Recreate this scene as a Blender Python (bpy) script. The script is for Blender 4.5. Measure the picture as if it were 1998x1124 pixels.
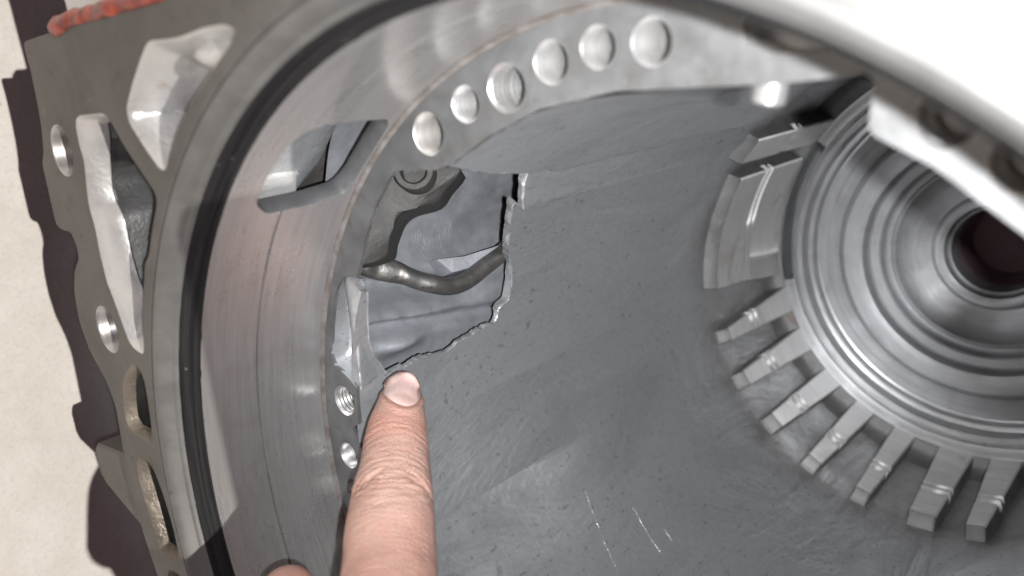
import bpy, bmesh, math, random
import numpy as np
from mathutils import Vector, Matrix, noise
from mathutils.geometry import delaunay_2d_cdt
from mathutils.bvhtree import BVHTree

# ------------------------------------------------------------------ set-up
random.seed(7)
scene = bpy.context.scene
for o in list(bpy.data.objects):
    bpy.data.objects.remove(o)
COL = scene.collection
U = 0.115                       # metres per model unit (1 unit = the bore radius)
# model axes: z = bore axis (towards the open end), x = up, ground below at -x
GROUND_X = -2.0
G = Matrix(((0, -1, 0, 0), (0, 0, -1, 0), (1, 0, 0, -GROUND_X * U), (0, 0, 0, 1)))

CAM_C = Vector((0.7576, 0.8914, 0.7846))
CAM_M = Matrix(((0.74463, -0.09500, 0.66068), (-0.09500, 0.96466, 0.24577), (-0.66068, -0.24577, 0.70929)))
cam = bpy.data.cameras.new('camera')
cam_ob = bpy.data.objects.new('camera', cam); COL.objects.link(cam_ob)
cam_ob.matrix_world = G @ (Matrix.Translation(CAM_C * U) @ CAM_M.to_4x4())
cam.sensor_width = 36.0; cam.lens = 36.0 * 1587.7 / 1998.0
cam.clip_start = 0.005; cam.clip_end = 200
cam.dof.use_dof = True; cam.dof.focus_distance = 2.25 * U; cam.dof.aperture_fstop = 11.0
scene.camera = cam_ob

# sun stands high, grazing the flange face
SUN_EL, SUN_AZ = 12.5, 3.0
s_model = Vector((math.cos(math.radians(SUN_EL)) * math.cos(math.radians(SUN_AZ)),
                  math.cos(math.radians(SUN_EL)) * math.sin(math.radians(SUN_AZ)), math.sin(math.radians(SUN_EL))))
s_world = (G.to_3x3() @ s_model).normalized()
sun = bpy.data.lights.new('sun', 'SUN'); sun.energy = 5.0; sun.angle = math.radians(0.6); sun.color = (1.0, .96, .9)
sun_ob = bpy.data.objects.new('sun', sun); COL.objects.link(sun_ob)
sun_ob.rotation_euler = s_world.to_track_quat('Z', 'Y').to_euler()

world = bpy.data.worlds.new('World'); scene.world = world; world.use_nodes = True
wn = world.node_tree
sky = wn.nodes.new('ShaderNodeTexSky'); sky.sky_type = 'NISHITA'; sky.sun_disc = False
sky.sun_elevation = math.asin(max(-1, min(1, s_world.z))); sky.sun_rotation = math.atan2(s_world.x, s_world.y)
sky.air_density = .45; sky.dust_density = .6
bg = wn.nodes['Background']; bg.inputs['Strength'].default_value = 0.055
warm = wn.nodes.new('ShaderNodeMix'); warm.data_type = 'RGBA'; warm.blend_type = 'MULTIPLY'; warm.inputs[0].default_value = 1.0
warm.inputs[7].default_value = (1.9, 1.05, .74, 1)          # the camera's warm white balance
wn.links.new(sky.outputs['Color'], warm.inputs[6]); wn.links.new(warm.outputs[2], bg.inputs['Color'])

# the phone's own lamp, a little to the right of its lens
flash = bpy.data.lights.new('phone_flash', 'SPOT'); flash.energy = 6.9; flash.shadow_soft_size = 0.0022
flash.spot_size = math.radians(72); flash.spot_blend = 1.0
flash.color = (.97, .985, 1.0)
flash_ob = bpy.data.objects.new('phone_flash', flash); COL.objects.link(flash_ob)
f_pos = CAM_C + CAM_M @ Vector((.105, -.04, .15)); f_dir = CAM_M @ Vector((.09, .02, -1.0))
flash_ob.matrix_world = G @ Matrix.Translation(f_pos * U) @ (-f_dir).to_track_quat('Z', 'Y').to_matrix().to_4x4()

scene.view_settings.view_transform = 'Standard'; scene.view_settings.look = 'None'
scene.view_settings.exposure = -0.5; scene.view_settings.gamma = 1.0
scene.render.engine = 'CYCLES'
scene.cycles.max_bounces = 5; scene.cycles.diffuse_bounces = 2; scene.cycles.glossy_bounces = 4; scene.cycles.caustics_reflective = False; scene.cycles.adaptive_threshold = .03

# ------------------------------------------------------------------ materials
class NT:
    def __init__(s, name):
        s.m = bpy.data.materials.new(name); s.m.use_nodes = True; s.t = s.m.node_tree
        s.b = s.t.nodes['Principled BSDF']
    def n(s, typ, **kw):
        nd = s.t.nodes.new(typ)
        for k, v in kw.items(): setattr(nd, k, v)
        return nd
    def l(s, a, b): s.t.links.new(a, b)
    def coord(s, kind='plain', scale=(1, 1, 1)):
        tc = s.n('ShaderNodeTexCoord')
        out = tc.outputs['Object']
        if kind == 'cyl':      # (angle, z, r): lathe marks run round the axis
            sp = s.n('ShaderNodeSeparateXYZ'); s.l(out, sp.inputs[0])
            at = s.n('ShaderNodeMath', operation='ARCTAN2'); s.l(sp.outputs[1], at.inputs[0]); s.l(sp.outputs[0], at.inputs[1])
            sc = s.n('ShaderNodeMath', operation='MULTIPLY'); s.l(at.outputs[0], sc.inputs[0]); sc.inputs[1].default_value = U
            xx = s.n('ShaderNodeMath', operation='MULTIPLY'); s.l(sp.outputs[0], xx.inputs[0]); s.l(sp.outputs[0], xx.inputs[1])
            yy = s.n('ShaderNodeMath', operation='MULTIPLY_ADD'); s.l(sp.outputs[1], yy.inputs[0]); s.l(sp.outputs[1], yy.inputs[1]); s.l(xx.outputs[0], yy.inputs[2])
            rr = s.n('ShaderNodeMath', operation='SQRT'); s.l(yy.outputs[0], rr.inputs[0])
            cb = s.n('ShaderNodeCombineXYZ'); s.l(sc.outputs[0], cb.inputs[0]); s.l(sp.outputs[2], cb.inputs[1]); s.l(rr.outputs[0], cb.inputs[2])
            out = cb.outputs[0]
        mp = s.n('ShaderNodeMapping'); mp.inputs['Scale'].default_value = scale; s.l(out, mp.inputs['Vector'])
        return mp.outputs[0]
    def noise(s, vec, scale, detail=4, rough=.55, dist=0):
        nd = s.n('ShaderNodeTexNoise'); nd.inputs['Scale'].default_value = scale; nd.inputs['Detail'].default_value = detail
        nd.inputs['Roughness'].default_value = rough; nd.inputs['Distortion'].default_value = dist
        s.l(vec, nd.inputs['Vector']); return nd.outputs['Fac']
    def rng(s, fac, a, b, lo=0., hi=1.):
        nd = s.n('ShaderNodeMapRange'); nd.inputs[1].default_value = a; nd.inputs[2].default_value = b
        nd.inputs[3].default_value = lo; nd.inputs[4].default_value = hi; s.l(fac, nd.inputs[0]); return nd.outputs[0]
    def mix(s, fac, c1, c2):
        nd = s.n('ShaderNodeMix', data_type='RGBA')
        if isinstance(fac, (int, float)): nd.inputs[0].default_value = fac
        else: s.l(fac, nd.inputs[0])
        for i, cc in ((6, c1), (7, c2)):
            if isinstance(cc, tuple): nd.inputs[i].default_value = (*cc, 1)
            else: s.l(cc, nd.inputs[i])
        return nd.outputs[2]
    def math(s, op, a, b):
        nd = s.n('ShaderNodeMath', operation=op)
        for i, x in enumerate((a, b)):
            if isinstance(x, (int, float)): nd.inputs[i].default_value = x
            else: s.l(x, nd.inputs[i])
        return nd.outputs[0]
    def bump(s, h, strength, dist, prev=None):
        nd = s.n('ShaderNodeBump'); nd.inputs['Strength'].default_value = strength; nd.inputs['Distance'].default_value = dist
        s.l(h, nd.inputs['Height'])
        if prev is not None: s.l(prev, nd.inputs['Normal'])
        return nd.outputs[0]
    def out(s, col=None, rough=None, metal=None, normal=None, spec=None):
        for nm, v in (('Base Color', col), ('Roughness', rough), ('Metallic', metal), ('Normal', normal), ('Specular IOR Level', spec)):
            if v is None: continue
            if isinstance(v, tuple): s.b.inputs[nm].default_value = (*v, 1)
            elif isinstance(v, (int, float)): s.b.inputs[nm].default_value = v
            else: s.l(v, s.b.inputs[nm])
        return s.m

def cast_metal(name, light, dark, stain, metal=.75, rough=(.42, .62), grain=.5, blotch=.5, specks=True, stain_amt=.35, swell=False):
    t = NT(name); v = t.coord()
    big = t.noise(v, 28, 3, .6, .6); mid = t.noise(v, 130, 3, .65); fine = t.noise(v, 900, 1, .6)
    f = t.math('ADD', t.math('MULTIPLY', big, .55), t.math('MULTIPLY', mid, .45))
    c = t.mix(t.rng(f, .5 - .16 * (1.2 - blotch), .5 + .16 * (1.2 - blotch)), dark, light)
    st = t.noise(v, 60, 4, .7, 1.2)
    c = t.mix(t.rng(st, .60, .72, 0, stain_amt), c, stain)
    if specks:
        vo = t.n('ShaderNodeTexVoronoi'); vo.inputs['Scale'].default_value = 260; t.l(v, vo.inputs['Vector'])
        pick = t.noise(v, 75, 2, .5)
        sp = t.math('MULTIPLY', t.rng(vo.outputs['Distance'], .10, .16, 1, 0), t.rng(pick, .58, .62))
        c = t.mix(t.math('MULTIPLY', sp, .75), c, (.06, .055, .055))
        # short bright scuffs running along the bore
        v2 = t.coord('plain', (900, 700, 90)); sc = t.noise(v2, 1, 2, .5); sel = t.noise(v, 36, 2, .5)
        sc = t.math('MULTIPLY', t.rng(sc, .70, .78), t.rng(sel, .56, .66))
        c = t.mix(t.math('MULTIPLY', sc, .5), c, (.75, .76, .78))
    r = t.rng(mid, .3, .7, rough[0], rough[1])
    nb = t.bump(fine, .25 * grain, .0004); nb = t.bump(mid, .35 * grain, .0008, nb); nb = t.bump(big, .5 * grain, .003, nb) if swell else nb
    return t.out(c, r, metal, nb)

def lathe_metal(name, light, dark, metal=.9, rough=(.22, .36), axis='z', lines=.25, stain=(.30, .24, .20), stain_amt=.15, aniso=.5):
    t = NT(name)
    v = t.coord('cyl', (14, 2600, 30) if axis == 'z' else (14, 400, 2200))
    ln = t.noise(v, 1, 2, .6); v1 = t.coord('cyl', (45, 700, 8) if axis == 'z' else (45, 100, 700)); ln2 = t.noise(v1, 1, 2, .6)
    p = t.coord(); blot = t.noise(p, 40, 4, .62, .8); fine = t.noise(p, 700, 1)
    f = t.math('ADD', t.math('MULTIPLY', ln, .45), t.math('MULTIPLY', ln2, .55))
    c = t.mix(t.rng(f, .36, .62), dark, light)
    c = t.mix(t.rng(blot, .56, .72, 0, stain_amt), c, stain)
    vs = t.coord('cyl', (120, 1300, 60)); sc = t.noise(vs, 1, 2, .5); sel = t.noise(p, 50, 2)
    c = t.mix(t.math('MULTIPLY', t.math('MULTIPLY', t.rng(sc, .72, .78), t.rng(sel, .52, .6)), .8), c, (.10, .095, .09))
    r = t.rng(t.math('ADD', t.math('MULTIPLY', blot, .6), t.math('MULTIPLY', ln2, .4)), .35, .65, rough[0], rough[1])
    nb = t.bump(ln, lines, .00006); nb = t.bump(ln2, lines, .00015, nb); nb = t.bump(fine, .06, .0002, nb)
    t.b.inputs['Anisotropic'].default_value = aniso; t.b.inputs['Anisotropic Rotation'].default_value = .25
    tg = t.n('ShaderNodeTangent', direction_type='RADIAL', axis='Z'); t.l(tg.outputs[0], t.b.inputs['Tangent'])
    return t.out(c, r, metal, nb)

M = {}
t = NT('cast_wall'); v = t.coord(); vc = t.coord('cyl', (1, .45, 1))
grain = t.noise(v, 520, 2, .6); mid = t.noise(v, 170, 3, .7); smear = t.noise(vc, 26, 4, .62, .9); cloud = t.noise(vc, 9, 2, .5)
c = t.mix(t.rng(grain, .3, .7), (.66, .672, .69), (.76, .772, .79))
c = t.mix(t.rng(smear, .48, .72, 0, .55), c, (.47, .478, .49)); c = t.mix(t.rng(smear, .44, .28, 0, .45), c, (.80, .81, .825))
c = t.mix(t.rng(t.noise(v, 60, 4, .7, 1.5), .66, .74, 0, .5), c, (.24, .22, .20))
vo = t.n('ShaderNodeTexVoronoi'); vo.inputs['Scale'].default_value = 210; t.l(v, vo.inputs['Vector'])
pit = t.math('MULTIPLY', t.rng(vo.outputs['Distance'], .07, .13, 1, 0), t.rng(cloud, .54, .60)); c = t.mix(t.rng(cloud, .46, .66, 0, .4), c, (.50, .51, .525)); c = t.mix(t.math('MULTIPLY', pit, .45), c, (.08, .075, .07))
sc = t.noise(t.coord('plain', (800, 260, 260)), 1, 1, .5); sc2 = t.noise(t.coord('plain', (240, 800, 300)), 1, 1, .5)
scr = t.math('MAXIMUM', t.rng(sc, .70, .75), t.rng(sc2, .71, .75)); c = t.mix(t.math('MULTIPLY', scr, .4), c, (.22, .22, .225))
spz = t.n('ShaderNodeSeparateXYZ'); t.l(v, spz.inputs[0]); zz_ = t.math('ADD', spz.outputs[2], t.math('MULTIPLY', smear, .05))
grime = t.math('MULTIPLY', t.rng(zz_, -2.42 * U + .025, -2.2 * U + .025, .8, 1), t.rng(zz_, -2.2 * U + .025, -2.02 * U + .025, 1, 0))
c = t.mix(t.math('MULTIPLY', grime, t.rng(mid, .34, .66, .24, .5)), c, (.25, .205, .17))
nb = t.bump(grain, .22, .0004); nb = t.bump(mid, .22, .0008, nb); nb = t.bump(smear, .5, .0040, nb)
M['wall'] = t.out(c, t.rng(t.math('ADD', t.math('MULTIPLY', smear, .6), t.math('MULTIPLY', cloud, .4)), .38, .62, .33, .58), .78, nb)
M['flange'] = cast_metal('milled_flange', (.185, .177, .168), (.135, .129, .122), (.10, .072, .052), .5, (.5, .66), .35, .7, stain_amt=.55)
M['pocket'] = cast_metal('rough_pocket', (.80, .80, .79), (.66, .655, .65), (.36, .26, .15), .6, (.36, .5), 1.2, .4, False, .5)
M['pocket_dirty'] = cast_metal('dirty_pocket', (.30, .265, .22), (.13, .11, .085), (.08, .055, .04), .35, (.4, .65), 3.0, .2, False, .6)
M['seat'] = cast_metal('seat_face', (.305, .31, .315), (.21, .21, .21), (.13, .11, .095), .7, (.44, .6), .35, .4, stain_amt=.5)
M['back'] = cast_metal('chamber_cast', (.52, .535, .57), (.38, .39, .415), (.27, .265, .26), .55, (.40, .56), .7, .5, False, .35)
M['dull_edge'] = cast_metal('dull_edge', (.22, .222, .225), (.15, .152, .155), (.12, .115, .11), .5, (.5, .65), .8, .4, False, .3)
M['chamber'] = cast_metal('sand_cast', (.40, .405, .415), (.33, .335, .345), (.28, .26, .24), .3, (.55, .7), 1.6, .3, False, .2)
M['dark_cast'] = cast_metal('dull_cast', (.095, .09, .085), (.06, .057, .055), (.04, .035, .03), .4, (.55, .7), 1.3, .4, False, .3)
M['hole'] = lathe_metal('drilled_hole', (.72, .71, .70), (.55, .54, .53), .75, (.3, .45), 'z', .3, (.35, .28, .2), .3, 0)
M['bore'] = lathe_metal('turned_bore', (.82, .81, .80), (.70, .695, .69), .8, (.24, .36), 'z', .4, aniso=.75)
M['rear'] = lathe_metal('turned_rear', (.62, .63, .64), (.48, .49, .50), .86, (.33, .48), 'r', .35, aniso=.62, stain=(.28, .24, .21), stain_amt=.35)
M['lug'] = lathe_metal('machined_lug', (.90, .895, .89), (.76, .755, .75), .75, (.46, .60), 'z', .5, (.34, .24, .17), .45, .85)
M['hub'] = lathe_metal('rear_hub', (.60, .61, .63), (.50, .51, .525), .5, (.38, .52), 'r', .35, (.30, .27, .24), .35, .35)
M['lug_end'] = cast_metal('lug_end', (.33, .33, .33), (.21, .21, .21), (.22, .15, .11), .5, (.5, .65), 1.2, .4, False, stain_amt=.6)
M['lip'] = cast_metal('turned_lip', (.21, .207, .20), (.155, .152, .148), (.13, .10, .08), .45, (.52, .66), .35, .5, stain_amt=.25)
M['torn'] = cast_metal('torn_metal', (.55, .55, .56), (.30, .30, .30), (.2, .19, .18), .5, (.35, .6), 2.5, .1, False, .3)
M['fracture'] = cast_metal('torn_edge', (.85, .85, .86), (.45, .45, .46), (.3, .28, .26), .6, (.3, .5), 3.0, .1, False, .1)

t = NT('black_rubber'); v = t.coord('cyl', (20, 900, 900)); a = t.noise(v, 1, 3); p = t.coord(); b2 = t.noise(p, 500, 3)
pk = t.noise(t.coord('cyl', (60, 250, 250)), 1, 2)
c = t.mix(t.rng(a, .4, .7), (.008, .008, .009), (.028, .027, .027))
c = t.mix(t.rng(t.math('MULTIPLY', b2, pk), .40, .46, 0, .8), c, (.22, .2, .18))
M['rubber'] = t.out(c, t.rng(a, .3, .7, .55, .75), 0., t.bump(a, .6, .0008), .25)

t = NT('steel_pipe'); p = t.coord(); a = t.noise(p, 90, 5, .6); b2 = t.noise(p, 420, 3)
c = t.mix(t.rng(a, .4, .65), (.14, .134, .127), (.235, .228, .22)); c = t.mix(t.rng(b2, .60, .7, 0, .7), c, (.09, .07, .055))
M['pipe'] = t.out(c, t.rng(a, .3, .7, .36, .55), .7, t.bump(b2, .35, .0005))

t = NT('red_sealant'); p = t.coord(); a = t.noise(p, 260, 4)
c = t.mix(t.rng(a, .35, .65), (.20, .02, .012), (.58, .09, .045))
M['sealant'] = t.out(c, .32, 0., t.bump(a, .5, .0012))

t = NT('rust_line'); p = t.coord(); a = t.noise(p, 240, 4)
c = t.mix(t.rng(a, .38, .62), (.27, .24, .22), (.42, .40, .385))
M['rust'] = t.out(c, .42, .6, t.bump(a, .3, .0003))

t = NT('concrete'); p = t.coord(); a = t.noise(p, 14, 7, .62, .6); b2 = t.noise(p, 90, 6, .65, 1.0); g = t.noise(p, 600, 4)
c = t.mix(t.rng(a, .35, .68), (.62, .59, .55), (.74, .712, .675)); c = t.mix(t.rng(b2, .40, .66, .35, 0), c, (.55, .515, .47))
vo = t.n('ShaderNodeTexVoronoi'); vo.inputs['Scale'].default_value = 120; t.l(p, vo.inputs['Vector'])
c = t.mix(t.math('MULTIPLY', t.rng(vo.outputs['Distance'], .06, .14, 1, 0), t.rng(a, .56, .62, 0, .7)), c, (.30, .2, .16))
c = t.mix(t.rng(g, .5, .72, 0, .35), c, (.46, .43, .40)); nb = t.bump(g, .3, .0005); nb = t.bump(b2, .22, .0015, nb); nb = t.bump(a, .3, .005, nb)
M['ground'] = t.out(c, .8, 0., nb)

t = NT('dark_tail'); p = t.coord(); a = t.noise(p, 60, 3)
M['tail'] = t.out(t.mix(a, (.30, .23, .29), (.36, .20, .22)), .7, 0.)

t = NT('skin'); p = t.coord(); a = t.noise(p, 42, 4, .6); b2 = t.noise(p, 260, 4, .6); fn = t.noise(p, 900, 3, .6)
att = t.n('ShaderNodeAttribute'); att.attribute_name = 'fold'
redm = t.n('ShaderNodeAttribute'); redm.attribute_name = 'blush'
c = t.mix(t.rng(a, .36, .66), (.56, .335, .27), (.675, .445, .37)); c = t.mix(t.rng(b2, .5, .72, 0, .4), c, (.62, .33, .26))
c = t.mix(t.math('MULTIPLY', redm.outputs['Fac'], .55), c, (.62, .27, .20))
c = t.mix(t.math('MULTIPLY', att.outputs['Fac'], .75), c, (.38, .17, .11))
vv = t.n('ShaderNodeTexVoronoi'); vv.feature = 'DISTANCE_TO_EDGE'; vv.inputs['Scale'].default_value = 1100; t.l(p, vv.inputs['Vector'])
al = t.n('ShaderNodeAttribute'); al.attribute_name = 'along'; ac = t.n('ShaderNodeAttribute'); ac.attribute_name = 'across'
cmb = t.n('ShaderNodeCombineXYZ'); t.l(t.math('MULTIPLY', al.outputs['Fac'], 170), cmb.inputs[0]); t.l(t.math('MULTIPLY', ac.outputs['Fac'], 3.2), cmb.inputs[1])
lines = t.noise(cmb.outputs[0], 1, 3, .6, .5); c = t.mix(t.rng(lines, .52, .68, 0, .28), c, (.46, .235, .17))
nb = t.bump(lines, .55, .0007); nb = t.bump(t.rng(vv.outputs['Distance'], 0, .25), .35, .0003, nb); nb = t.bump(fn, .2, .0003, nb); nb = t.bump(b2, .25, .0007, nb)
t.b.inputs['Subsurface Weight'].default_value = .12; t.b.inputs['Subsurface Radius'].default_value = (1, .35, .2)
t.b.inputs['Subsurface Scale'].default_value = .0025
M['skin'] = t.out(c, t.rng(b2, .3, .7, .42, .56), 0., nb)
t = NT('nail'); p = t.coord(); a = t.noise(p, 180, 3)
t.b.inputs['Subsurface Weight'].default_value = .2; t.b.inputs['Subsurface Radius'].default_value = (1, .4, .3); t.b.inputs['Subsurface Scale'].default_value = .002
M['nail'] = t.out(t.mix(t.rng(a, .4, .65), (.70, .47, .43), (.80, .60, .55)), .22, 0., t.bump(a, .08, .0004))

# ------------------------------------------------------------------ mesh helpers
def mesh_obj(name, verts, faces, mat, parent=None, smooth=35, origin=(0, 0, 0)):
    me = bpy.data.meshes.new(name)
    O = Vector(origin)
    me.from_pydata([tuple((Vector(v) - O) * U) for v in verts], [], [tuple(f) for f in faces])
    me.validate(); me.update()
    bm = bmesh.new(); bm.from_mesh(me); bmesh.ops.remove_doubles(bm, verts=bm.verts, dist=1e-7)
    bmesh.ops.recalc_face_normals(bm, faces=bm.faces); bm.to_mesh(me); bm.free()
    me.materials.append(M[mat])
    if smooth:
        me.shade_smooth(); me.set_sharp_from_angle(angle=math.radians(smooth))
    o = bpy.data.objects.new(name, me); COL.objects.link(o)
    if parent is None: o.matrix_world = G @ Matrix.Translation(O * U)
    else: o.parent = parent
    return o
def thing(name, label, cat, group=None):
    o = bpy.data.objects.new(name, None); COL.objects.link(o); o.matrix_world = G
    o.empty_display_size = .02
    tag(o, label, cat, group); return o
def tag(o, label=None, cat=None, group=None, kind=None):
    for k, v in (('label', label), ('category', cat), ('group', group), ('kind', kind)):
        if v: o[k] = v
    return o
def P(a, r, z): return (r * math.cos(math.radians(a)), r * math.sin(math.radians(a)), z)
def sstep(a, b, x):
    if a == b: return float(x >= a)
    t_ = max(0., min(1., (x - a) / (b - a))); return t_ * t_ * (3 - 2 * t_)
def nz(*p): return noise.noise(Vector(p))

def revolve(prof, n=240, a0=0., a1=360., fn=None):
    vs, fs = [], []; m = len(prof); closed = abs(a1 - a0 - 360) < 1e-6; k = n if closed else n + 1
    for i in range(k):
        a = a0 + (a1 - a0) * i / n
        for (r, z) in prof:
            if fn: r, z = fn(a, r, z)
            vs.append(P(a, r, z))
    for i in range(n):
        j = (i + 1) % k
        for q in range(m - 1): fs.append((i * m + q, j * m + q, j * m + q + 1, i * m + q + 1))
    return vs, fs
def pip(pts, poly):
    x, y = pts[:, 0], pts[:, 1]; ins = np.zeros(len(pts), bool); q = np.array(poly)
    j = len(q) - 1
    for i in range(len(q)):
        xi, yi = q[i]; xj, yj = q[j]
        c_ = ((yi > y) != (yj > y)) & (x < (xj - xi) * (y - yi) / ((yj - yi) + 1e-15) + xi); ins ^= c_; j = i
    return ins
def cdt(outer, holes, pts, keep_away=.4, sp=.03):
    """triangles of a flat region with holes: returns 2D points and triangles"""
    V, E = [], []
    def loop(L):
        s = len(V); V.extend([Vector(p_) for p_ in L]); n = len(L)
        E.extend([(s + i, s + (i + 1) % n) for i in range(n)])
    loop(outer)
    for h in holes: loop(h)
    bnd = np.array([(v[0], v[1]) for v in V])
    if len(pts):
        q = np.array(pts, float); ok = pip(q, outer)
        for h in holes: ok &= ~pip(q, h)
        q = q[ok]; good = []
        for i in range(0, len(q), 2000):
            blk = q[i:i + 2000]
            d = np.min(((blk[:, None, :] - bnd[None]) ** 2).sum(2), 1); good.append(blk[d > (sp * keep_away) ** 2])
        for p_ in np.concatenate(good): V.append(Vector((float(p_[0]), float(p_[1]))))
    r = delaunay_2d_cdt(V, E, [], 0, 1e-7)
    vs = np.array([(v[0], v[1]) for v in r[0]]); fs = [f for f in r[2]]
    cen = np.array([vs[list(f)].mean(0) for f in fs]); ok = pip(cen, outer)
    for h in holes: ok &= ~pip(cen, h)
    return vs, [f for f, k in zip(fs, ok) if k]
def resample(L, d, closed=True, jag=0., seed=0.):
    out = []; n = len(L)
    for i in range(n if closed else n - 1):
        a, b = Vector(L[i]), Vector(L[(i + 1) % n]); ln = (b - a).length; k = max(1, int(round(ln / d)))
        for q in range(k):
            p_ = a.lerp(b, q / k)
            if jag:
                nn = Vector((-(b - a).y, (b - a).x)).normalized() if ln else Vector((0, 0))
                x_, y_ = p_[0], p_[1]; p_ = p_ + nn * jag * (nz(x_ * 16, y_ * 16, seed) + .35 * nz(x_ * 48, y_ * 48, seed + 3) + .16 * nz(x_ * 130, y_ * 130, seed + 7))
            out.append((p_[0], p_[1]))
    if not closed: out.append(tuple(L[-1])[:2])
    return out
def round_poly(L, rad=.012, n=4):
    out = []; m = len(L)
    for i in range(m):
        p0, p1, p2 = Vector(L[i - 1]), Vector(L[i]), Vector(L[(i + 1) % m])
        d0, d2 = (p0 - p1), (p2 - p1); r_ = min(rad, d0.length * .45, d2.length * .45)
        a, b = p1 + d0.normalized() * r_, p1 + d2.normalized() * r_
        for k in range(n + 1):
            t_ = k / n; q = a.lerp(p1, t_).lerp(p1.lerp(b, t_), t_); out.append((q[0], q[1]))
    return out
def offset(L, d):
    m = len(L); ar = sum(L[i][0] * L[(i + 1) % m][1] - L[(i + 1) % m][0] * L[i][1] for i in range(m)); sg = 1 if ar > 0 else -1
    out = []
    for i in range(m):
        t_ = Vector(L[(i + 1) % m]) - Vector(L[i - 1]); t_.normalize(); nrm = Vector((t_[1], -t_[0])) * sg
        out.append((L[i][0] + nrm[0] * d, L[i][1] + nrm[1] * d))
    return out
def walls(levels):
    """levels: list of loops of 3D points (closed, same length)"""
    vs, fs = [], []; n = len(levels[0])
    for L in levels: vs.extend(L)
    for k in range(len(levels) - 1):
        for i in range(n): j = (i + 1) % n; fs.append((k * n + i, k * n + j, (k + 1) * n + j, (k + 1) * n + i))
    return vs, fs
def circle(cx, cy, r, n=28): return [(cx + r * math.cos(2 * math.pi * i / n), cy + r * math.sin(2 * math.pi * i / n)) for i in range(n)]
def tube(path, radii, n=20, flat=None):
    vs, fs = [], []; up = None
    for i, p_ in enumerate(path):
        p_ = Vector(p_); tn = (Vector(path[min(i + 1, len(path) - 1)]) - Vector(path[max(i - 1, 0)])).normalized()
        if up is None: up = tn.orthogonal().normalized()
        up = (up - tn * up.dot(tn)).normalized(); sd = tn.cross(up)
        for k in range(n):
            an = 2 * math.pi * k / n; d = up * math.cos(an) + sd * math.sin(an)
            rr = radii[i]
            w = Vector((0, 0, 0))
            if flat and flat[i][1] > 0:
                ax, am = Vector(flat[i][0]).normalized(), flat[i][1]; cpt = d.dot(ax); w = -ax * cpt * am * rr
            vs.append(tuple(p_ + d * rr + w))
    for i in range(len(path) - 1):
        for k in range(n): j = (k + 1) % n; fs.append((i * n + k, i * n + j, (i + 1) * n + j, (i + 1) * n + k))
    fs.append(tuple(range(n))[::-1]); fs.append(tuple((len(path) - 1) * n + k for k in range(n)))
    return vs, fs
def spline(pts, n=8):
    out = []; p_ = [Vector(q) for q in pts]
    for i in range(len(p_) - 1):
        a, b, c_, d = p_[max(i - 1, 0)], p_[i], p_[i + 1], p_[min(i + 2, len(p_) - 1)]
        for k in range(n):
            t_ = k / n; out.append(.5 * ((2 * b) + (c_ - a) * t_ + (2 * a - 5 * b + 4 * c_ - d) * t_ ** 2 + (3 * b - a - 3 * c_ + d) * t_ ** 3))
    out.append(p_[-1]); return out

# ------------------------------------------------------------------ ground
g = 34
gv = [(GROUND_X, -g, -g), (GROUND_X, g, -g), (GROUND_X, g, g), (GROUND_X, -g, g)]
ground = mesh_obj('ground', gv, [(0, 1, 2, 3)], 'ground', smooth=0)
tag(ground, 'pale dusty concrete ground under the housing', kind='structure')

# ------------------------------------------------------------------ the casting
case = thing('transmission_case', 'grey cast aluminium gearbox housing lying open with a broken hole in its bore wall', 'gearbox housing')
FZ = .085
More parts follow.
